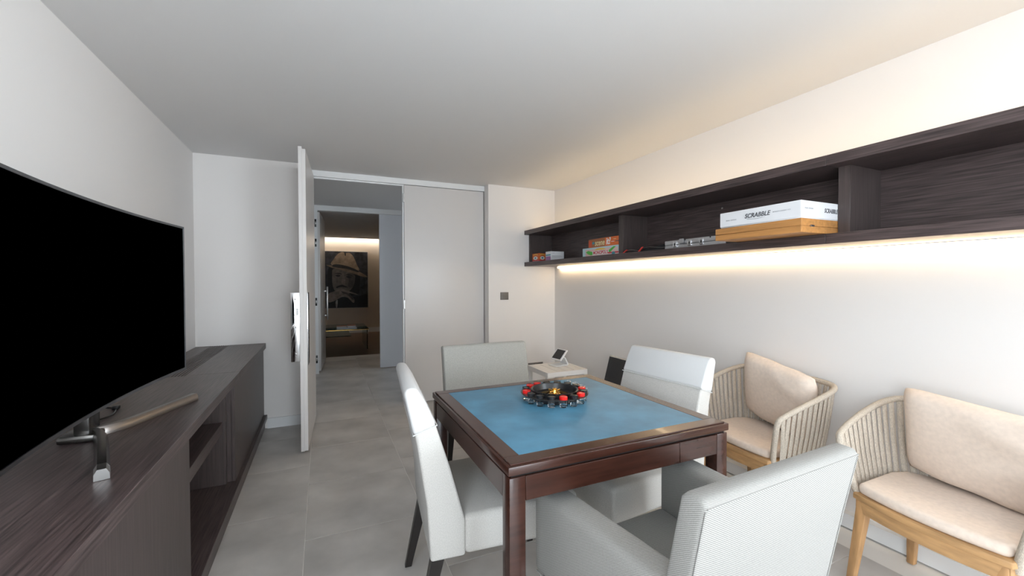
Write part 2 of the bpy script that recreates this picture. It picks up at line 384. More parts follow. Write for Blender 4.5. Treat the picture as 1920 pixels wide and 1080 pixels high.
text_obj('lettering', 'scene', .074, CREAM, e, faceX(X0-.0010, 3.015, 1.622, e.location), shear=.2, sx=.82, bold=.0012)
text_obj('lettering', 'it?', .080, WHT, e, faceX(X0-.0010, 2.895, 1.625, e.location), shear=.15, sx=.85, bold=.002)
e = carton('card_game_box', (2.200, 2.290, 4.125, 4.281, ZS, 1.600), ORANGE, 'small orange card game box at the far end of the shelf', 'card game')
def patchY(name, y, x0, x1, z0, z1, m, e, t=.0006, poly=None):
    """a printed patch on a face that looks towards -Y"""
    bm = bmesh.new()
    extrude(bm, [(x0+(x1-x0)*u, z0+(z1-z0)*v) for u, v in (poly or ((0, 0), (1, 0), (1, 1), (0, 1)))], 'y', y-t, y)
    return finish(bm, name, m, e, e.location)
DISC = [(.5+.5*cos(a*pi/7), .5+.5*sin(a*pi/7)) for a in range(14)]
ARCH = ((0, 0), (.15, .7), (.5, 1), (.85, .7), (1, 0), (.85, .3), (.5, .55), (.15, .3))
for F, p0, a0, a1 in ((patch, 2.200, 4.127, 4.279), (patchY, 4.125, 2.202, 2.288)):
    w = a1-a0; c = (a0+a1)/2
    F('print_base', p0, a0, a1, ZS+.001, 1.514, WHT, e); F('print_band', p0, a0, a1, 1.514, 1.527, REDP, e)
    F('print_arch', p0-.0006, a0+.03*w, a1-.03*w, 1.572, 1.595, YEL, e, poly=ARCH)
    F('print_disc', p0-.0009, c-.34*w, c+.34*w, 1.528, 1.568, WHT, e, poly=DISC)
    F('print_dot', p0-.0015, c-.12*w, c+.12*w, 1.540, 1.558, TEALP, e, poly=DISC)
e = carton('card_game_box', (2.200, 2.362, 3.857, 3.970, ZS, 1.604), CARDW, 'small plain white box beside the orange card box', 'card game')
patch('print_panel', 2.200, 3.862, 3.965, 1.513, 1.553, PURP, e); patch('print_strip', 2.200, 3.862, 3.965, 1.560, 1.573, TEALP, e)
for k, (w, z) in enumerate(((.03, 1.585), (.11, 1.556), (.12, 1.548), (.10, 1.540))): patchY('print_line', 3.857, 2.215, 2.215+w, z, z+.0028, INKL, e)
# two black pouches with red tags
def pouch(y0, y1, h, label, skew):
    e = empty('game_pouch', (2.33, (y0+y1)/2, ZS)); tag(e, label, 'pouch')
    bm = bmesh.new(); n = 8
    g = []
    for i in range(n+1):
        row = []
        for j in range(n+1):
            u, v = i/n, j/n
            prof = (sin(pi*min(max(u, .02), .98))**.45)*(sin(pi*min(max(v, .02), .98))**.5)
            z = ZS+h*prof*(.75+.25*u)+.003*sin(9*u+3*v)
            row.append(bm.verts.new((2.206+.235*v+.010*sin(5*u), y1+(y0-y1)*u, max(z, ZS+.002))))
        g.append(row)
    for i in range(n):
        for j in range(n): bm.faces.new((g[i][j], g[i+1][j], g[i+1][j+1], g[i][j+1]))
    bnd = [g[i][0] for i in range(n+1)]+[g[n][j] for j in range(1, n+1)]+[g[i][n] for i in range(n-1, -1, -1)]+[g[0][j] for j in range(n-1, 0, -1)]
    low = [bm.verts.new((v.co.x, v.co.y, ZS+.0005)) for v in bnd]
    for i in range(len(bnd)): bm.faces.new((bnd[i], bnd[(i+1) % len(bnd)], low[(i+1) % len(bnd)], low[i]))
    bm.faces.new(low)
    finish(bm, 'body', BLACKM, e, e.location, 50)
    bm = bmesh.new(); tube(bm, [(2.201, y1-.02+(y0-y1)*u, ZS+h*.42+.006*sin(5*u)) for u in [k/8 for k in range(9)]], .0022, 6)
    finish(bm, 'zip', STEEL, e, e.location, 60)
    P = lambda x, y, z: (x, y1+y, ZS+z)
    bm = bmesh.new(); hexa(bm, [P(2.182, -.002, .006), P(2.188, -.002, .006), P(2.188, -.018, .004), P(2.182, -.018, .004), P(2.192, -.035, h*.62), P(2.198, -.035, h*.62), P(2.198, -.052, h*.60), P(2.192, -.052, h*.60)])
    tg = finish(bm, 'pull_tag', mat('red_tag', (.62, .05, .04), .5), e, e.location)
pouch(2.51, 2.682, .050, 'black zipped pouch with red tag, next to shelf divider', .2)
pouch(2.262, 2.505, .066, 'larger black zipped pouch with red tag against the metal case', .3)
# aluminium case
e = empty('aluminium_case', (2.33, 2.0, ZS)); tag(e, 'slim silver aluminium case with catches, lying on the shelf', 'case')
box('base', (2.206, 2.445, 1.76, 2.252, ZS, 1.535), ALU, e, e.location, .004)
box('lid', (2.206, 2.445, 1.76, 2.252, 1.5355, 1.567), ALU, e, e.location, .004)
for y in (2.155, 2.03, 1.935):
    c = box('catch', (2.199, 2.206, y-.013, y+.013, 1.520, 1.557), CHROME, e, e.location, .002)
    box('catch_pin', (2.1965, 2.1995, y-.006, y+.002, 1.530, 1.546), BLACK, c, e.location, .001)
box('handle', (2.196, 2.204, 2.075, 2.115, 1.540, 1.572), ALU, e, e.location, .004)
for y in (2.07, 1.87): box('corner_rivet', (2.2035, 2.2065, y-.004, y+.004, 1.558, 1.566), BLACK, e, e.location)
# bamboo box and white word-game box
e = empty('wooden_game_box', (2.13, 1.365, ZS), 0); tag(e, 'honey-coloured wooden box overhanging the shelf, under the white game box', 'wooden box')
def skew(b, name, m, e, r=.0015):
    x0, x1, y0, y1, z0, z1, sk = b
    bm = bmesh.new(); hexa(bm, [(x0, y0, z0), (x1, y0, z0), (x1+sk, y1, z0), (x0+sk, y1, z0), (x0, y0, z1), (x1, y0, z1), (x1+sk, y1, z1), (x0+sk, y1, z1)])
    if r: bevel(bm, r, 1)
    return finish(bm, name, m, e, e.location, 40)
skew((1.932, 2.36, 1.162, 1.618, ZS, 1.5335, .014), 'base', BAMBOO, e)
skew((1.932, 2.36, 1.162, 1.618, 1.5345, 1.5668, .014), 'lid', BAMBOO, e)
box('clasp', (1.995, 2.02, 1.157, 1.1625, 1.531, 1.539), STEEL, e, e.location, .0008)
e = empty('word_game_box', (2.1, 1.36, 1.567)); tag(e, 'white letter-tile word game box on top of the wooden box', 'board game')
skew((1.933, 2.33, 1.163, 1.582, 1.5672, 1.571, .010), 'tray', CARDW, e)
skew((1.930, 2.33, 1.162, 1.584, 1.5715, 1.646, .010), 'lid', CARDW, e)
text_obj('lettering', 'SCRABBLE', .030, INK, e, faceX(1.9335, 1.372, 1.610, e.location), shear=.25, sx=.95, bold=.0006)
bm = bmesh.new(); tube(bm, [(1.9345, 1.425-.012*k, 1.596-.004*sin(pi*k/8)) for k in range(9)], .0007, 4); finish(bm, 'swash', INK, e, e.location)
text_obj('lettering', 'PEARL EDITION', .0085, INKL, e, faceX(1.9365, 1.515, 1.602, e.location))
text_obj('lettering', 'WORLD\u2019S LEADING WORD GAME', .0075, INKL, e, faceX(1.9315, 1.235, 1.611, e.location))
mY = lambda x, z: Matrix.Translation(Vector((x, 1.1612, z))-e.location) @ Matrix.Rotation(pi/2, 4, 'X')
text_obj('lettering', 'PEARL EDITION', .0085, INKL, e, mY(1.985, 1.612))
text_obj('lettering', 'SCRABBLE', .028, INK, e, mY(2.150, 1.608), shear=.25, sx=.8, bold=.0005)

# ---------------------------------------------------------------- media cabinet along the left wall
mc = empty('media_cabinet', (-.70, 1.9, 0)); tag(mc, 'long low dark wenge media cabinet along the left wall', 'cabinet'); ML = mc.location
CY0 = -.36; ZT = .752
box('plinth', (XL+.002, -.447, CY0, YBL-.001, .085, .12), WENGE, mc, ML, .002, 1)
box('plinth_base', (XL+.002, -.466, CY0, YBL-.001, .001, .085), WENGE, mc, ML)
box('top', (XL+.002, -.452, CY0, 2.956, .706, ZT), WENGE, mc, ML, .0015, 1)
box('top', (-.722, -.452, 2.9575, YBL-.001, .706, ZT), WENGE, mc, ML, .0015, 1)
box('top_strip', (XL+.002, -.846, 2.9575, YBL-.001, .706, ZT), WENGE, mc, ML, .001, 1)
box('vent_recess', (-.845, -.723, 2.9575, YBL-.001, .690, .715), RECESS, mc, ML)
ns = 8; pitch = .123/ns
for i in range(ns):
    x = -.8455+pitch*(i+.5)
    box('vent_slat', (x-.0046, x+.0046, 2.962, YBL-.002, .7155, ZT-.0005), WENGE, mc, ML)
# near closed unit, niche, far closed unit
box('front_panel', (-.489, -.471, CY0, 1.978, .121, .7055), WENGEV, mc, ML, .001, 1)
box('side_panel', (XL+.02, -.4895, 1.955, 1.978, .121, .7055), WENGEV, mc, ML)
box('front_panel', (-.489, -.471, 2.898, YBL-.002, .121, .7055), WENGEV, mc, ML, .001, 1)
box('side_panel', (XL+.02, -.4895, 2.898, 2.921, .121, .7055), WENGEV, mc, ML)
box('side_panel', (XL+.02, -.512, 2.870, 2.896, .121, .7055), WENGEV, mc, ML)
box('back_panel', (XL+.004, XL+.018, 1.955, 2.921, .121, .7055), WENGEV, mc, ML)
box('niche_shelf', (XL+.02, -.527, 1.979, 2.869, .422, .484), WENGE, mc, ML, .001, 1)

# ---------------------------------------------------------------- curved television
tv = empty('television', (-.68, 1.9, ZT)); tag(tv, 'large curved black television on the dark media cabinet', 'television'); TL_ = tv.location
def tvx(y): return -.678+(y-1.77)**2/(2*4.5)
def curved(y0, y1, z0, z1, dx0, dx1, n=24):
    bm = bmesh.new(); rows = []
    for i in range(n+1):
        y = y0+(y1-y0)*i/n; x = tvx(y)
        rows.append([bm.verts.new((x+dx0, y, z0)), bm.verts.new((x+dx1, y, z0)), bm.verts.new((x+dx1, y, z1)), bm.verts.new((x+dx0, y, z1))])
    for a, b in zip(rows, rows[1:]):
        for k in range(4): bm.faces.new((a[k], a[(k+1) % 4], b[(k+1) % 4], b[k]))
    bm.faces.new(rows[0]); bm.faces.new(rows[-1][::-1])
    return bm
TY0, TY1, TZ0, TZ1 = 1.285, 2.532, .862, 1.5585
finish(curved(TY0+.006, TY1-.006, TZ0+.010, TZ1-.008, -.004, .0005), 'screen', SCREEN, tv, TL_)
finish(curved(TY0, TY1, TZ1-.009, TZ1, -.014, .003), 'bezel', BEZEL, tv, TL_)
finish(curved(TY0, TY1, TZ0, TZ0+.011, -.014, .004), 'bezel', BEZEL, tv, TL_)
finish(curved(TY0, TY0+.007, TZ0+.011, TZ1-.009, -.014, .003, 1), 'bezel', BEZEL, tv, TL_)
finish(curved(TY1-.007, TY1, TZ0+.011, TZ1-.009, -.014, .003, 1), 'bezel', BEZEL, tv, TL_)
finish(curved(TY0+.005, TY1-.005, TZ0+.004, TZ1-.004, -.020, -.0141), 'back_shell', BLACK, tv, TL_)
finish(curved(1.55, 2.25, .90, 1.25, -.055, -.020), 'back_housing', BLACK, tv, TL_)
st = box('stand_hub', (-.80, -.70, 1.86, 1.98, ZT+.001, ZT+.026), GUN, tv, TL_, .008)
box('stand_neck', (-.765, -.722, 1.88, 1.96, ZT+.02, .93), GUN, tv, TL_, .006)
def leg(pts, wr):
    bm = bmesh.new(); pts = [Vector(p) for p in pts]; rings = []
    for i, p in enumerate(pts):
        t = (pts[min(i+1, len(pts)-1)]-pts[max(i-1, 0)]); t.z = 0; t.normalize(); s = Vector((-t.y, t.x, 0)); w = wr[i]
        rings.append([bm.verts.new(p+s*a*w+Vector((0, 0, z))) for a, z in ((-1, 0), (1, 0), (.95, .018), (.55, .030), (-.55, .030), (-.95, .018))])
    for A, B in zip(rings, rings[1:]):
        for k in range(6): bm.faces.new((A[k], A[(k+1) % 6], B[(k+1) % 6], B[k]))
    bm.faces.new(rings[0]); bm.faces.new(rings[-1][::-1])
    return bm
zf = ZT+.001
l1 = finish(leg(catmull([(-.74, 1.93, zf), (-.70, 1.885, zf), (-.655, 1.78, zf), (-.565, 1.535, zf)], 4), [.018]*13), 'stand_leg', GUN, tv, TL_, 45)
finish(leg([(-.5655, 1.536, zf), (-.5485, 1.488, zf)], [.0175, .0165]), 'foot_cap', STEEL, l1, TL_)
l2 = finish(leg(catmull([(-.74, 1.93, zf), (-.70, 1.955, zf), (-.645, 2.04, zf), (-.535, 2.335, zf)], 4), [.018]*13), 'stand_leg', mat('gunmetal_wall_reflection', (.25, .23, .22), .3, metal=1), tv, TL_, 45)  # dark metal lightened and warmed in colour for the wall it reflects
bm = bmesh.new(); tube(bm, catmull([(-.84, 2.33, ZT+.004), (-.80, 2.30, ZT+.004), (-.775, 2.20, ZT+.004), (-.80, 2.13, ZT+.004), (-.87, 2.10, ZT+.004)], 5), .0032, 6)
cb = finish(bm, 'power_cable', BLACK, None, (-.81, 2.2, ZT), 60); tag(cb, 'thin black cable curling on the cabinet below the television', 'cable')
pl = box('plug', (-.808, -.788, 2.288, 2.318, ZT+.0005, ZT+.016), BLACK, cb, cb.location, .003)

# ---------------------------------------------------------------- games table
gt = empty('games_table', (.928, 1.532, 0)); tag(gt, 'square dark mahogany games table with blue leather top', 'table'); GL = gt.location
TX0, TX1, TYa, TYb = .479, 1.377, 1.082, 1.982
box('top_rim', (TX0, TX1, TYa, TYb, .732, .7575), MAHOG, gt, GL, .002)
i0 = .010
bs = [(TX0+i0, TX1-i0, TYa+i0, TYa+.062), (TX0+i0, TX1-i0, TYb-.062, TYb-i0), (TX0+i0, TX0+.062, TYa+.062, TYb-.062), (TX1-.062, TX1-i0, TYa+.062, TYb-.062)]
for k, b in enumerate(bs): box('top_border', (*b, .757, .7625), MAHOG, gt, GL, .0015, 1)
box('leather_inlay', (TX0+.0622, TX1-.0622, TYa+.0622, TYb-.0622, .757, .7618), FELT, gt, GL)
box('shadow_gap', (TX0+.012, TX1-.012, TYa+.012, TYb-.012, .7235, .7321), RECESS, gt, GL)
LT = .052
for x in (TX0+.004, TX1-.004-LT):
    for y in (TYa+.004, TYb-.004-LT): box('leg', (x, x+LT, y, y+LT, .001, .7235), MAHOG, gt, GL, .002)
xa, xb, ya, yb = TX0+.004+LT+.001, TX1-.004-LT-.001, TYa+.005, TYb-.005
box('drawer_front', (xa, 1.1375, ya, ya+.02, .650, .722), MAHOG, gt, GL, .001, 1)
box('drawer_front', (1.1395, xb, ya, ya+.02, .650, .722), MAHOG, gt, GL, .001, 1)
box('apron', (xa, xb, yb-.02, yb, .650, .722), MAHOG, gt, GL, .001, 1)
ya2, yb2 = TYa+.004+LT+.001, TYb-.004-LT-.001
for x in (TX0+.005, TX1-.025): box('drawer_front', (x, x+.02, ya2, yb2, .650, .722), MAHOG, gt, GL, .001, 1)
# drinking roulette set
ZR = .7626
rc = (.945, 1.625)
rl = empty('roulette_wheel', (rc[0], rc[1], ZR)); tag(rl, 'black drinking roulette wheel with gold spinner on the blue table', 'roulette game')
bm = bmesh.new(); lathe(bm, [(0, .002), (.104, .002), (.106, .006), (.106, .046), (.102, .048), (.098, .046), (.090, .022), (.070, .016), (.03, .018), (0, .019)], (0, 0, 0), 48); finish(bm, 'bowl', BLACK, rl, (0, 0, 0), 35)
bm = bmesh.new(); n = 64
lathe(bm, [(.1062, .030), (.150, .030), (.151, .0315), (.150, .033), (.1062, .033)], (0, 0, 0), n); finish(bm, 'tray', BLACK, rl, (0, 0, 0), 35)
bm = bmesh.new(); lathe(bm, [(0, .019), (.028, .019), (.026, .024), (.012, .028), (.008, .040), (.011, .046), (0, .050)], (0, 0, 0), 20); sp = finish(bm, 'spinner', GOLD, rl, (0, 0, 0), 35)
for a in range(4):
    bm = bmesh.new(); t = a*pi/2+.3; tube(bm, [(0, 0, .036), (.034*cos(t), .034*sin(t), .036)], [.003, .0036], 8); finish(bm, 'spinner_arm', GOLD, sp, (0, 0, 0), 60)
bm = bmesh.new(); lathe(bm, [(.040, .0175), (.066, .018), (.066, .021), (.040, .0205)], (0, 0, 0), 40); finish(bm, 'number_ring', GOLD, rl, (0, 0, 0), 35)
cols = ['b', 'b', 'b', 'r', 'b', 'r', 'b', 'r', 'b', 'b', 'b', 'r', 'b', 'r', 'r', 'b']   # clock order from the far side
def glass_bm():
    bm = bmesh.new(); lathe(bm, [(0, 0), (.0135, 0), (.0145, .004), (.0165, .052), (.0155, .052), (.0135, .012), (0, .010)], (0, 0, 0), 20); return bm
def band_bm():
    bm = bmesh.new(); lathe(bm, [(.0160, .032), (.0170, .033), (.0174, .045), (.0166, .046)], (0, 0, 0), 20)
    return bm
def fill_bm():
    bm = bmesh.new(); lathe(bm, [(0, .0335), (.0146, .0335), (.0151, .0445), (0, .0450)], (0, 0, 0), 20); return bm
g0 = {}
WHERE = ['at the very back', 'just right of the back', 'at the back right', 'above the right end', 'at the right end', 'just below the right end', 'at the front right',
         'just right of the front', 'at the very front', 'just left of the front', 'at the front left', 'just below the left end', 'at the left end', 'above the left end', 'at the back left', 'just left of the back']
for k in range(16):
    c = cols[k]
    # twelve o'clock points away from the camera
    view = math.atan2(rc[1], rc[0]); an = view-k*2*pi/16-.1
    pos = (rc[0]+.1285*cos(an), rc[1]+.1285*sin(an), ZR+.0002)
    if c not in g0:
        e = empty('shot_glass', pos); finish(glass_bm(), 'glass', GLASS, e, (0, 0, 0), 40)
        finish(band_bm(), 'band', RED if c == 'r' else BLACK, e, (0, 0, 0), 40)
        finish(fill_bm(), 'insert', RED if c == 'r' else BLACK, e, (0, 0, 0), 40); g0[c] = e
    else: e = copy_tree(g0[c]); e.location = pos
    tag(e, '%s-banded shot glass %s of the roulette tray' % ('red' if c == 'r' else 'black', WHERE[k]), 'shot glass', 'shot glasses in the roulette tray')

# ---------------------------------------------------------------- upholstered dining chairs
def chair_profile(grow=0, zlo=None):
    outer = [(-.250, .30), (-.262, .50), (-.295, .72), (-.333, .90)]
    top = [(-.325, .918), (-.303, .918)]
    inner = [(-.268, .865), (-.228, .78), (-.180, .63), (-.125, .43)]
    if zlo is None: return outer+top+inner+[(-.125, .30)]
    def at(pl, z):
        for (a, b), (c, d) in zip(pl, pl[1:]):
            lo, hi = (b, d) if b < d else (d, b)
            if lo <= z <= hi: return a+(c-a)*(z-b)/(d-b)
    zo, zi = zlo-.018, zlo+.010
    return [(at(outer, zo)-grow, zo), (-.333-grow, .90), (-.327-grow, .918+grow), (-.300+grow, .918+grow), (-.268+grow, .865+grow), (at(inner, zi)+grow, zi)]
def dining_chair(loc, rz, label):
    e = empty('dining_chair', loc, rz); tag(e, label, 'chair', 'white-capped dining chairs at the games table')
    Wd = .2475
    bm = bmesh.new(); extrude(bm, chair_profile(), 'x', -Wd, Wd); bevel(bm, .014, 3, .6); finish(bm, 'backrest', FABRIC, e, (0, 0, 0), 50)
    bm = bmesh.new(); hexa(bm, [(-Wd, -.13, .30), (Wd, -.13, .30), (Wd, .325, .30), (-Wd, .325, .30), (-Wd, -.13, .445), (Wd, -.13, .445), (Wd, .33, .455), (-Wd, .33, .455)])
    bevel(bm, .022, 3); finish(bm, 'seat', FABRIC, e, (0, 0, 0), 50)
    bm = bmesh.new(); extrude(bm, chair_profile(.004, .775), 'x', -Wd-.004, Wd+.004); bevel(bm, .013, 3, .6); cap = finish(bm, 'head_cover', WHITELE, e, (0, 0, 0), 50)
    # stitched hem of the cover
    p = chair_profile(.0045, .775); (yo, zo), (yi, zi) = p[0], p[-1]
    bm = bmesh.new(); w = Wd+.0015
    tube(bm, [(-w, yo, zo), (w, yo, zo)], .0022, 6); tube(bm, [(w, yo, zo), (w, yi, zi)], .0022, 6); tube(bm, [(-w, yo, zo), (-w, yi, zi)], .0022, 6); tube(bm, [(-w, yi, zi), (w, yi, zi)], .0018, 6)
    finish(bm, 'hem', WHITELE, cap, (0, 0, 0), 60)
    for sx in (-1, 1):
        x = sx*(Wd-.03)
        bm = bmesh.new(); hexa(bm, [(x-.013, -.305, .001), (x+.013, -.305, .001), (x+.013, -.277, .001), (x-.013, -.277, .001), (x-.02, -.245, .301), (x+.02, -.245, .301), (x+.02, -.200, .301), (x-.02, -.200, .301)])
        finish(bm, 'leg', DARKLEG, e)
        bm = bmesh.new(); hexa(bm, [(x-.014, .283, .001), (x+.014, .283, .001), (x+.014, .311, .001), (x-.014, .311, .001), (x-.02, .275, .301), (x+.02, .275, .301), (x+.02, .317, .301), (x-.02, .317, .301)])
        finish(bm, 'leg', DARKLEG, e)
    return e
dining_chair((.613, 1.666, 0), -pi/2-.10, 'pale chair with white head cover at left side of games table')
dining_chair((1.351, 1.627, 0), pi/2+.11, 'pale chair with white head cover between games table and shelf wall')

def tub_chair(loc, rz, m, label, arms=True):
    e = empty('upholstered_armchair' if arms else 'dining_chair', loc, rz); tag(e, label, 'armchair' if arms else 'chair')
    hb, hf = (.3025, .338) if arms else (.318, .318)
    prof = [(-.222, .30), (-.242, .45), (-.280, .66), (-.313, .825), (-.305, .84), (-.262, .84), (-.248, .826), (-.205, .62), (-.165, .40), (-.165, .30)]
    bm = bmesh.new(); extrude(bm, prof, 'x', -hb, hb)
    bevel(bm, .012, 3, .9); bk = finish(bm, 'backrest', m, e, (0, 0, 0), 50)
    bm = bmesh.new(); sw_ = .235 if arms else hb; hexa(bm, [(-sw_, -.17, .305), (sw_, -.17, .305), (sw_, .31, .305), (-sw_, .31, .305), (-sw_, -.17, .385), (sw_, -.17, .385), (sw_, .31, .402), (-sw_, .31, .402)])
    bevel(bm, .018, 3); finish(bm, 'seat', m, e, (0, 0, 0), 50)
    for s in (-1, 1):
        t = .100
        pts = [(s*(hb-t), -.20), (s*(hb-.001), -.20), (s*hf, .325), (s*(hf-t), .325)]
        bm = bmesh.new(); hexa(bm, [(x, y, .325) for x, y in pts]+[(x, y, .602) for x, y in pts])
        bevel(bm, .024, 4)
        if arms: am = finish(bm, 'arm', m, e, (0, 0, 0), 50)
        bm = bmesh.new(); tube(bm, [(s*(hb+.0005), -.19, .335), (s*(hf+.0005), .30, .335)], .003, 6)
        if arms: finish(bm, 'piping', m, am, (0, 0, 0), 60)
        x = s*(hf-.05)
        bm = bmesh.new(); hexa(bm, [(x-.014, .27, .001), (x+.014, .27, .001), (x+.014, .298, .001), (x-.014, .298, .001), (x-.022, .262, .326), (x+.022, .262, .326), (x+.022, .306, .326), (x-.022, .306, .326)]); finish(bm, 'leg', DARKLEG, e)
        x = s*(hb-.04)
        bm = bmesh.new(); hexa(bm, [(x-.014, -.27, .001), (x+.014, -.27, .001), (x+.014, -.242, .001), (x-.014, -.242, .001), (x-.022, -.215, .301), (x+.022, -.215, .301), (x+.022, -.175, .301), (x-.022, -.175, .301)]); finish(bm, 'leg', DARKLEG, e)
        # seam piping on the back's outer corners
        bm = bmesh.new(); tube(bm, [(s*(hb-.0045), y+.0005, z) for y, z in ((-.224, .31), (-.242, .45), (-.280, .66), (-.311, .818))], .002, 6); finish(bm, 'piping', m, bk, (0, 0, 0), 60)
    bm = bmesh.new(); tube(bm, [(-hb+.006, -.3125, .824), (hb-.006, -.3125, .824)], .002, 6); finish(bm, 'piping', m, bk, (0, 0, 0), 60)
    return e
tub_chair((.99, .93, 0), .045, RIB, 'pale ribbed armchair in the foreground, seen from behind')
tub_chair((1.073, 2.565, 0), pi, GREYFAB, 'plain grey chair without head cover on the far side of the table', False)

# ---------------------------------------------------------------- rope armchairs
def pillow(name, w, h, t, m, parent, M, n=18, pinch=.015):
    bm = bmesh.new()
    def P(u, v, s):
        k = max(0, (1-abs(u)**4.5))*max(0, (1-abs(v)**4.5))
        pu = 1-pinch*(1-abs(v)**2)*abs(u)**3-.045*abs(v)**8; pv = 1-pinch*(1-abs(u)**2)*abs(v)**3-.045*abs(u)**8
        wr = .004*sin(7*u+4*v)*(abs(u)**2)+.003*sin(5*v-9*u*v)
        return M @ Vector((u*w/2*pu, v*h/2*pv, s*(t/2*k**.5+.006)+wr*(1 if k > 0 else 0)))
    for s in (1, -1):
        g = [[bm.verts.new(P(-1+2*i/n, -1+2*j/n, s)) for j in range(n+1)] for i in range(n+1)]
        for i in range(n):
            for j in range(n): bm.faces.new((g[i][j], g[i+1][j], g[i+1][j+1], g[i][j+1]))
        if s == 1: ga = g
    ring = lambda g: [g[i][0] for i in range(n+1)]+[g[n][j] for j in range(1, n+1)]+[g[i][n] for i in range(n-1, -1, -1)]+[g[0][j] for j in range(n-1, 0, -1)]
    A, B = ring(ga), ring(g)
    for i in range(len(A)): bm.faces.new((A[i], A[(i+1) % len(A)], B[(i+1) % len(A)], B[i]))
    return finish(bm, name, m, parent, (0, 0, 0), 60)
ARM = [(.232, .165, .345), (.250, .185, .42), (.278, .203, .53), (.293, .205, .595), (.303, .175, .625), (.314, .07, .668), (.318, -.05, .708), (.302, -.145, .735), (.245, -.190, .746), (.10, -.203, .750), (0, -.205, .750)]
def seat_outline(inset=0, k=1.0):
    hw_f, hw_b = .238-inset, .270-inset
    pts = []
    for i in range(13):
        u = -1+2*i/12; pts.append((u*hw_f, .205-inset+.030*(1-u*u)))
    pts += [(hw_b, -.06), (hw_b-.02, -.150+inset), (hw_b-.10, -.190+inset), (-hw_b+.10, -.190+inset), (-hw_b+.02, -.150+inset), (-hw_b, -.06)]
    return pts
def rope_chair(loc, rz, label):
    e = empty('rope_armchair', loc, rz); tag(e, label, 'armchair', 'teak and rope armchairs along the shelf wall')
    full = catmull(ARM, 5); full = full+[Vector((-p.x, p.y, p.z)) for p in reversed(full[:-1])]
    bm = bmesh.new(); tube(bm, full, .0135, 10); finish(bm, 'arm_rail', ROPE, e, (0, 0, 0), 60)
    bm = bmesh.new(); extrude(bm, seat_outline(), 'z', .362, .386); bevel(bm, .005, 2, .9); finish(bm, 'seat_board', TEAKX, e, (0, 0, 0), 40)
    bm = bmesh.new(); o_, i_ = seat_outline(.008), seat_outline(.034)
    vs = [[bm.verts.new((x, y, z)) for x, y in pl] for pl, z in ((o_, .312), (o_, .3605), (i_, .3605), (i_, .312))]
    n = len(o_)
    for a in range(4):
        A, B = vs[a], vs[(a+1) % 4]
        for i in range(n): bm.faces.new((A[i], A[(i+1) % n], B[(i+1) % n], B[i]))
    finish(bm, 'seat_rail', TEAKX, e, (0, 0, 0), 40)
    for sx in (-1, 1):
        for (x, y, fx, fy) in ((.205, .180, .235, .215), (.205, -.135, .235, -.175)):
            x *= sx; fx *= sx; a, b = .021, .014
            bm = bmesh.new(); hexa(bm, [(fx-b, fy-b, .001), (fx+b, fy-b, .001), (fx+b, fy+b, .001), (fx-b, fy+b, .001), (x-a, y-a, .3605), (x+a, y-a, .3605), (x+a, y+a, .3605), (x-a, y+a, .3605)])
            bevel(bm, .005, 2); finish(bm, 'leg', TEAK, e, (0, 0, 0), 40)
    # straps from the arm rail down to the seat board's edge
    L = [0]
    for a, b in zip(full, full[1:]): L.append(L[-1]+(b-a).length)
    tot = L[-1]; s0 = .30; ns = 40
    sb = [Vector((x, y, 0)) for x, y in seat_outline()]
    for k in range(ns):
        d = s0+(tot-2*s0)*k/(ns-1)
        i = max(j for j in range(len(L)-1) if L[j] <= d+1e-9); t = (d-L[i])/(L[i+1]-L[i]); p = full[i].lerp(full[i+1], t)
        tan = (full[i+1]-full[i]).normalized()
        q = Vector((p.x*.845, p.y*.86+.004, .352))
        if q.y > .14: q.y = .14
        bm = bmesh.new(); out = (p-q).cross(tan); mid = p.lerp(q, .5)+Vector((p.x, p.y, 0)).normalized()*.004
        tube(bm, [p, mid, q], .0052, 8, flat=2.25, upv=out.normalized())
        finish(bm, 'rope', ROPE, e, (0, 0, 0), 60)
    bm = bmesh.new(); extrude(bm, seat_outline(.012), 'z', .3862, .431); bevel(bm, .016, 3, .9); finish(bm, 'seat_cushion', BEIGE, e, (0, 0, 0), 50)
    return e
def back_cushion(chair, label, x, y, z, tilt, roll, w=.47, h=.41):
    e = empty('back_cushion', (0, 0, 0)); M = chair.matrix_basis
    tag(e, label, 'cushion', 'beige back cushions')
    e.location = M @ Vector((x, y, .433)); e.rotation_euler = chair.rotation_euler
    Ml = Matrix.Translation((0, 0, z-.433)) @ Matrix.Rotation(roll, 4, 'Y') @ Matrix.Rotation(pi/2+tilt, 4, 'X')
    pillow('cover', w, h, .115, BEIGE, e, Ml)
    return e
rz = pi/2-.10
rc1 = rope_chair((2.266, 1.575, 0), pi/2-.15, 'teak and rope armchair with beige cushions, beside games table corner')
rc2 = rope_chair((2.231, .756, 0), pi/2-.12, 'teak and rope armchair cut off by the right edge, nearest the camera')
back_cushion(rc1, 'beige back cushion slumped sideways in the farther rope armchair', -.012, -.112, .632, -.22, -.17, .45, .40)
back_cushion(rc2, 'beige back cushion upright in the nearer rope armchair', -.012, -.108, .622, -.22, -.07, .48, .385)

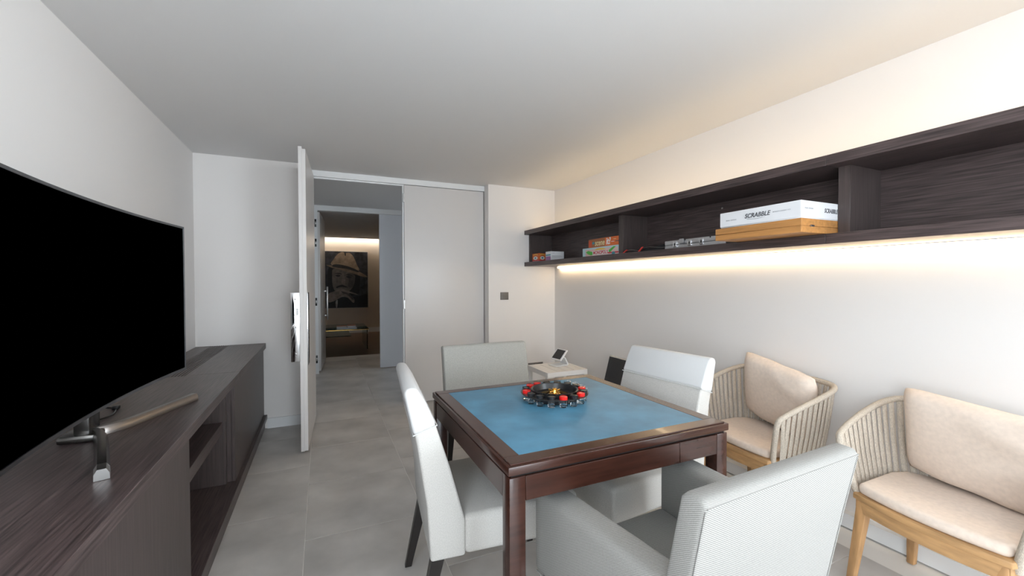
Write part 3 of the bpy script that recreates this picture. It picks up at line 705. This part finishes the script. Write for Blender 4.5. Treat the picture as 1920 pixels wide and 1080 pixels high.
# ---------------------------------------------------------------- far corner things
sd = empty('side_table', (2.083, 3.54, 0)); tag(sd, 'small white slatted side table in the far corner', 'side table'); SDL = sd.location
sx0, sx1, sy0, sy1 = 1.866, 2.301, 3.332, 3.748
for b in ((sx0, sx1, sy0, sy0+.035), (sx0, sx1, sy1-.035, sy1), (sx0, sx0+.035, sy0+.035, sy1-.035), (sx1-.035, sx1, sy0+.035, sy1-.035)):
    box('frame_rail', (*b, .405, .45), WHITEAL, sd, SDL, .002, 1)
w = (sx1-sx0-.07)/4
for i in range(4): box('slat', (sx0+.035+w*i+.003, sx0+.035+w*(i+1)-.003, sy0+.036, sy1-.036, .430, .4485), WHITEAL, sd, SDL, .0015, 1)
for x in (sx0, sx1-.04):
    for y in (sy0, sy1-.04): box('leg', (x, x+.04, y, y+.04, .001, .405), WHITEAL, sd, SDL, .002, 1)
tb = empty('tablet_stand', (2.135, 3.60, .45), -pi/2+.12); tag(tb, 'small white touch panel on a bent stand, on the side table', 'touch panel')
bm = bmesh.new(); extrude(bm, [(-.075, 0), (.065, 0), (.090, .010), (.045, .085), (.036, .080), (.072, .012), (-.075, .008)], 'x', -.06, .06); bevel(bm, .002, 1)
finish(bm, 'stand', WHITEP, tb, (0, 0, -.0005), 40)
Mt = Matrix.Translation((0, .012, .108)) @ Matrix.Rotation(radians(48), 4, 'X')
bm = bmesh.new(); abox(bm, -.080, .080, -.066, .066, -.012, .004); bevel(bm, .006, 2); bmesh.ops.transform(bm, matrix=Mt, verts=bm.verts[:]); pn = finish(bm, 'panel', WHITEP, tb, (0, 0, 0), 40)
bm = bmesh.new(); abox(bm, -.065, .065, -.054, .054, .0042, .0050); bmesh.ops.transform(bm, matrix=Mt, verts=bm.verts[:]); finish(bm, 'display', BLACK, pn, (0, 0, 0))
bp_ = empty('black_board', (2.40, 3.07, 0)); tag(bp_, 'narrow black board with pale chipped top leaning on right wall', 'board')
def lean(bm, u0, u1, s0, s1, t0, t1):
    d = Vector((.165, 0, .585)).normalized(); nrm = Vector((-d.z, 0, d.x)); o = Vector((2.330, 0, .004))
    P = lambda s, t, y: o+d*s-nrm*(-t)+Vector((0, y, 0))
    hexa(bm, [P(s0, t0, u0), P(s0, t1, u0), P(s0, t1, u1), P(s0, t0, u1), P(s1, t0, u0), P(s1, t1, u0), P(s1, t1, u1), P(s1, t0, u1)])
bm = bmesh.new(); lean(bm, 2.93, 3.215, 0, .590, 0, .022); finish(bm, 'panel', BLACKM, bp_, bp_.location)
bm = bmesh.new(); u = 2.93
while u < 3.20:
    w = random.uniform(.025, .05); lean(bm, u, min(u+w, 3.215), .5905, .598+random.uniform(0, .008), -.016, .022); u += w
finish(bm, 'chipped_edge', mat('pale_core', (.62, .58, .52), .85), bp_, bp_.location)
sw = empty('light_switch', (1.863, YP-.004, 1.12)); tag(sw, 'square brushed metal light switch on the end wall', 'light switch')
SWM = mat('switch_metal', (.20, .185, .17), .55, metal=.4)
box('plate', (1.814, 1.912, YP-.006, YP-.0002, 1.081, 1.166), SWM, sw, sw.location, .0015)
box('rocker', (1.845, 1.881, YP-.009, YP-.006, 1.105, 1.142), SWM, sw, sw.location, .001)
so = empty('wall_socket', (2.256, YP-.004, .30)); tag(so, 'metal wall socket plate just above the side table', 'wall socket')
box('plate', (2.16, 2.352, YP-.006, YP-.0002, .255, .344), SWM, so, so.location, .0015)
for x in (2.208, 2.304): box('socket_face', (x-.034, x+.034, YP-.008, YP-.006, .265, .334), GUN, so, so.location, .001)

# ---------------------------------------------------------------- far room things: glass table, magazines, portrait
ct = empty('glass_table', (.28, 8.95, 0)); tag(ct, 'low clear glass coffee table in the room beyond the hall', 'coffee table'); CL = ct.location
box('top', (-.30, .812, 8.39, 9.50, .380, .395), GREENGLASS, ct, CL, .002, 1)
box('shelf', (-.27, .50, 8.45, 9.44, .255, .267), GREENGLASS, ct, CL, .002, 1)
for b in ((-.28, -.265, 8.42, 9.47), (.775, .79, 8.42, 9.47)): box('side', (*b, .001, .3795), GREENGLASS, ct, CL, .002, 1)
box('edge_strip', (-.30, .812, 8.386, 8.3895, .380, .388), GOLD, ct, CL)
box('connector', (.782, .80, 8.405, 8.418, .30, .315), CHROME, ct, CL, .003)
def magazine(b, m, label, top):
    e = empty('magazine', ((b[0]+b[1])/2, (b[2]+b[3])/2, b[4])); tag(e, label, 'magazine')
    box('pages', b, CARDW, e, e.location, .001, 1)
    box('cover', (b[0]-.002, b[1]+.002, b[2]-.002, b[3]+.002, b[5]+.0002, b[5]+.003), m, e, e.location)
    return e
magazine((.255, .60, 8.47, 8.72, .3955, .418), mat('grey_cover', (.30, .29, .29), .4), 'thick grey book at the bottom of the stack on glass table', 0)
magazine((.25, .42, 8.50, 8.70, .4215, .444), mat('tan_cover', (.50, .22, .10), .4), 'tan-covered book lying left on the grey book', 0)
magazine((.44, .585, 8.50, 8.72, .4215, .450), mat('rust_cover', (.42, .15, .06), .4), 'rust-covered book lying right on the grey book', 0)
# framed portrait
pt = empty('portrait_painting', (.573, 11.255, .635)); tag(pt, 'large dark portrait painting of a man in a pale hat', 'painting')
PX0, PX1, PZ0, PZ1 = .080, 1.066, .637, 2.036
box('frame', (PX0-.012, PX1+.012, 11.222, 11.2618, PZ0-.012, PZ1+.012), mat('picture_frame', (.55, .50, .44), .5), pt, pt.location, .003, 1)
PB = mat('canvas_dark', (.030, .030, .036), .6, noise=((9, 9, 9), 6, .3, 2.6))
box('canvas', (PX0, PX1, 11.217, 11.222, PZ0, PZ1), PB, pt, pt.location)
def paint(name, pts, colr, layer, nz=(14, 14, 14), amp=(.7, 1.3)):
    mm = mat('paint_%s' % name, colr, .6, noise=(nz, 6, *amp))
    pl = [(PX0+(x-85)/325*(PX1-PX0), PZ1-(y-130)/440*(PZ1-PZ0)) for x, y in pts]
    # smooth closed outline
    V = [Vector((a, b, 0)) for a, b in pl]; n = len(V); sm = []
    for i in range(n):
        p0, p1, p2, p3 = V[i-1], V[i], V[(i+1) % n], V[(i+2) % n]
        for j in range(4):
            t = j/4; q = .5*((2*p1)+(p2-p0)*t+(2*p0-5*p1+4*p2-p3)*t*t+(3*p1-p0-3*p2+p3)*t**3)
            sm.append((min(max(q.x, PX0), PX1), min(max(q.y, PZ0), PZ1)))
    bm = bmesh.new(); y = 11.217-.0012*layer
    f = bm.faces.new([bm.verts.new((a, y, b)) for a, b in sm])
    r = bmesh.ops.extrude_face_region(bm, geom=[f]); bmesh.ops.translate(bm, verts=[v for v in r['geom'] if isinstance(v, bmesh.types.BMVert)], vec=(0, .0012*layer+.0005, 0))
    bmesh.ops.triangulate(bm, faces=bm.faces[:])
    return finish(bm, name, mm, pt, pt.location)
paint('hair', [(110, 260), (150, 262), (330, 300), (345, 400), (320, 470), (120, 480), (100, 380)], (.014, .013, .014), 1)
paint('jacket', [(100, 520), (180, 500), (330, 480), (408, 470), (408, 568), (88, 568)], (.016, .016, .019), 1)
paint('face', [(142, 268), (200, 275), (300, 308), (309, 350), (296, 400), (262, 440), (205, 450), (160, 440), (138, 390), (136, 320)], (.17, .145, .13), 2)
paint('cheek_shade', [(250, 300), (305, 312), (305, 370), (285, 410), (255, 400), (262, 350)], (.10, .085, .078), 3)
paint('eye', [(160, 318), (180, 310), (200, 318), (182, 328)], (.035, .03, .03), 4)
paint('eye', [(240, 326), (262, 320), (284, 330), (262, 338)], (.035, .03, .03), 4)
paint('brow', [(154, 302), (180, 296), (208, 304), (206, 309), (180, 304)], (.03, .026, .024), 4)
paint('brow', [(236, 312), (262, 306), (292, 318), (290, 323), (262, 315)], (.03, .026, .024), 4)
paint('nose', [(214, 318), (226, 320), (238, 368), (226, 382), (208, 378)], (.24, .205, .185), 3)
paint('moustache', [(165, 405), (205, 390), (225, 394), (256, 412), (225, 408), (190, 408), (172, 416)], (.028, .024, .023), 4)
paint('hat_crown', [(138, 240), (150, 190), (178, 152), (212, 134), (238, 142), (270, 140), (300, 170), (322, 225), (332, 282)], (.36, .265, .19), 4)
paint('hat_crease', [(230, 140), (242, 146), (238, 166), (232, 156)], (.03, .025, .022), 5)
paint('hat_brim', [(92, 236), (140, 240), (240, 256), (335, 282), (406, 326), (370, 326), (300, 304), (200, 274), (130, 256)], (.25, .19, .145), 5)
paint('hat_band', [(140, 236), (180, 230), (260, 246), (330, 276), (330, 290), (250, 266), (150, 252)], (.035, .03, .03), 6)
paint('hand', [(104, 462), (150, 440), (205, 420), (250, 436), (328, 464), (318, 470), (262, 456), (300, 500), (302, 530), (286, 526), (250, 490), (205, 486), (150, 515), (104, 522)], (.25, .21, .185), 5)
paint('finger_shade', [(205, 440), (262, 458), (300, 505), (286, 505), (250, 470), (215, 456)], (.09, .075, .07), 6)
paint('collar', [(160, 520), (176, 508), (172, 560), (164, 566)], (.34, .33, .33), 3)
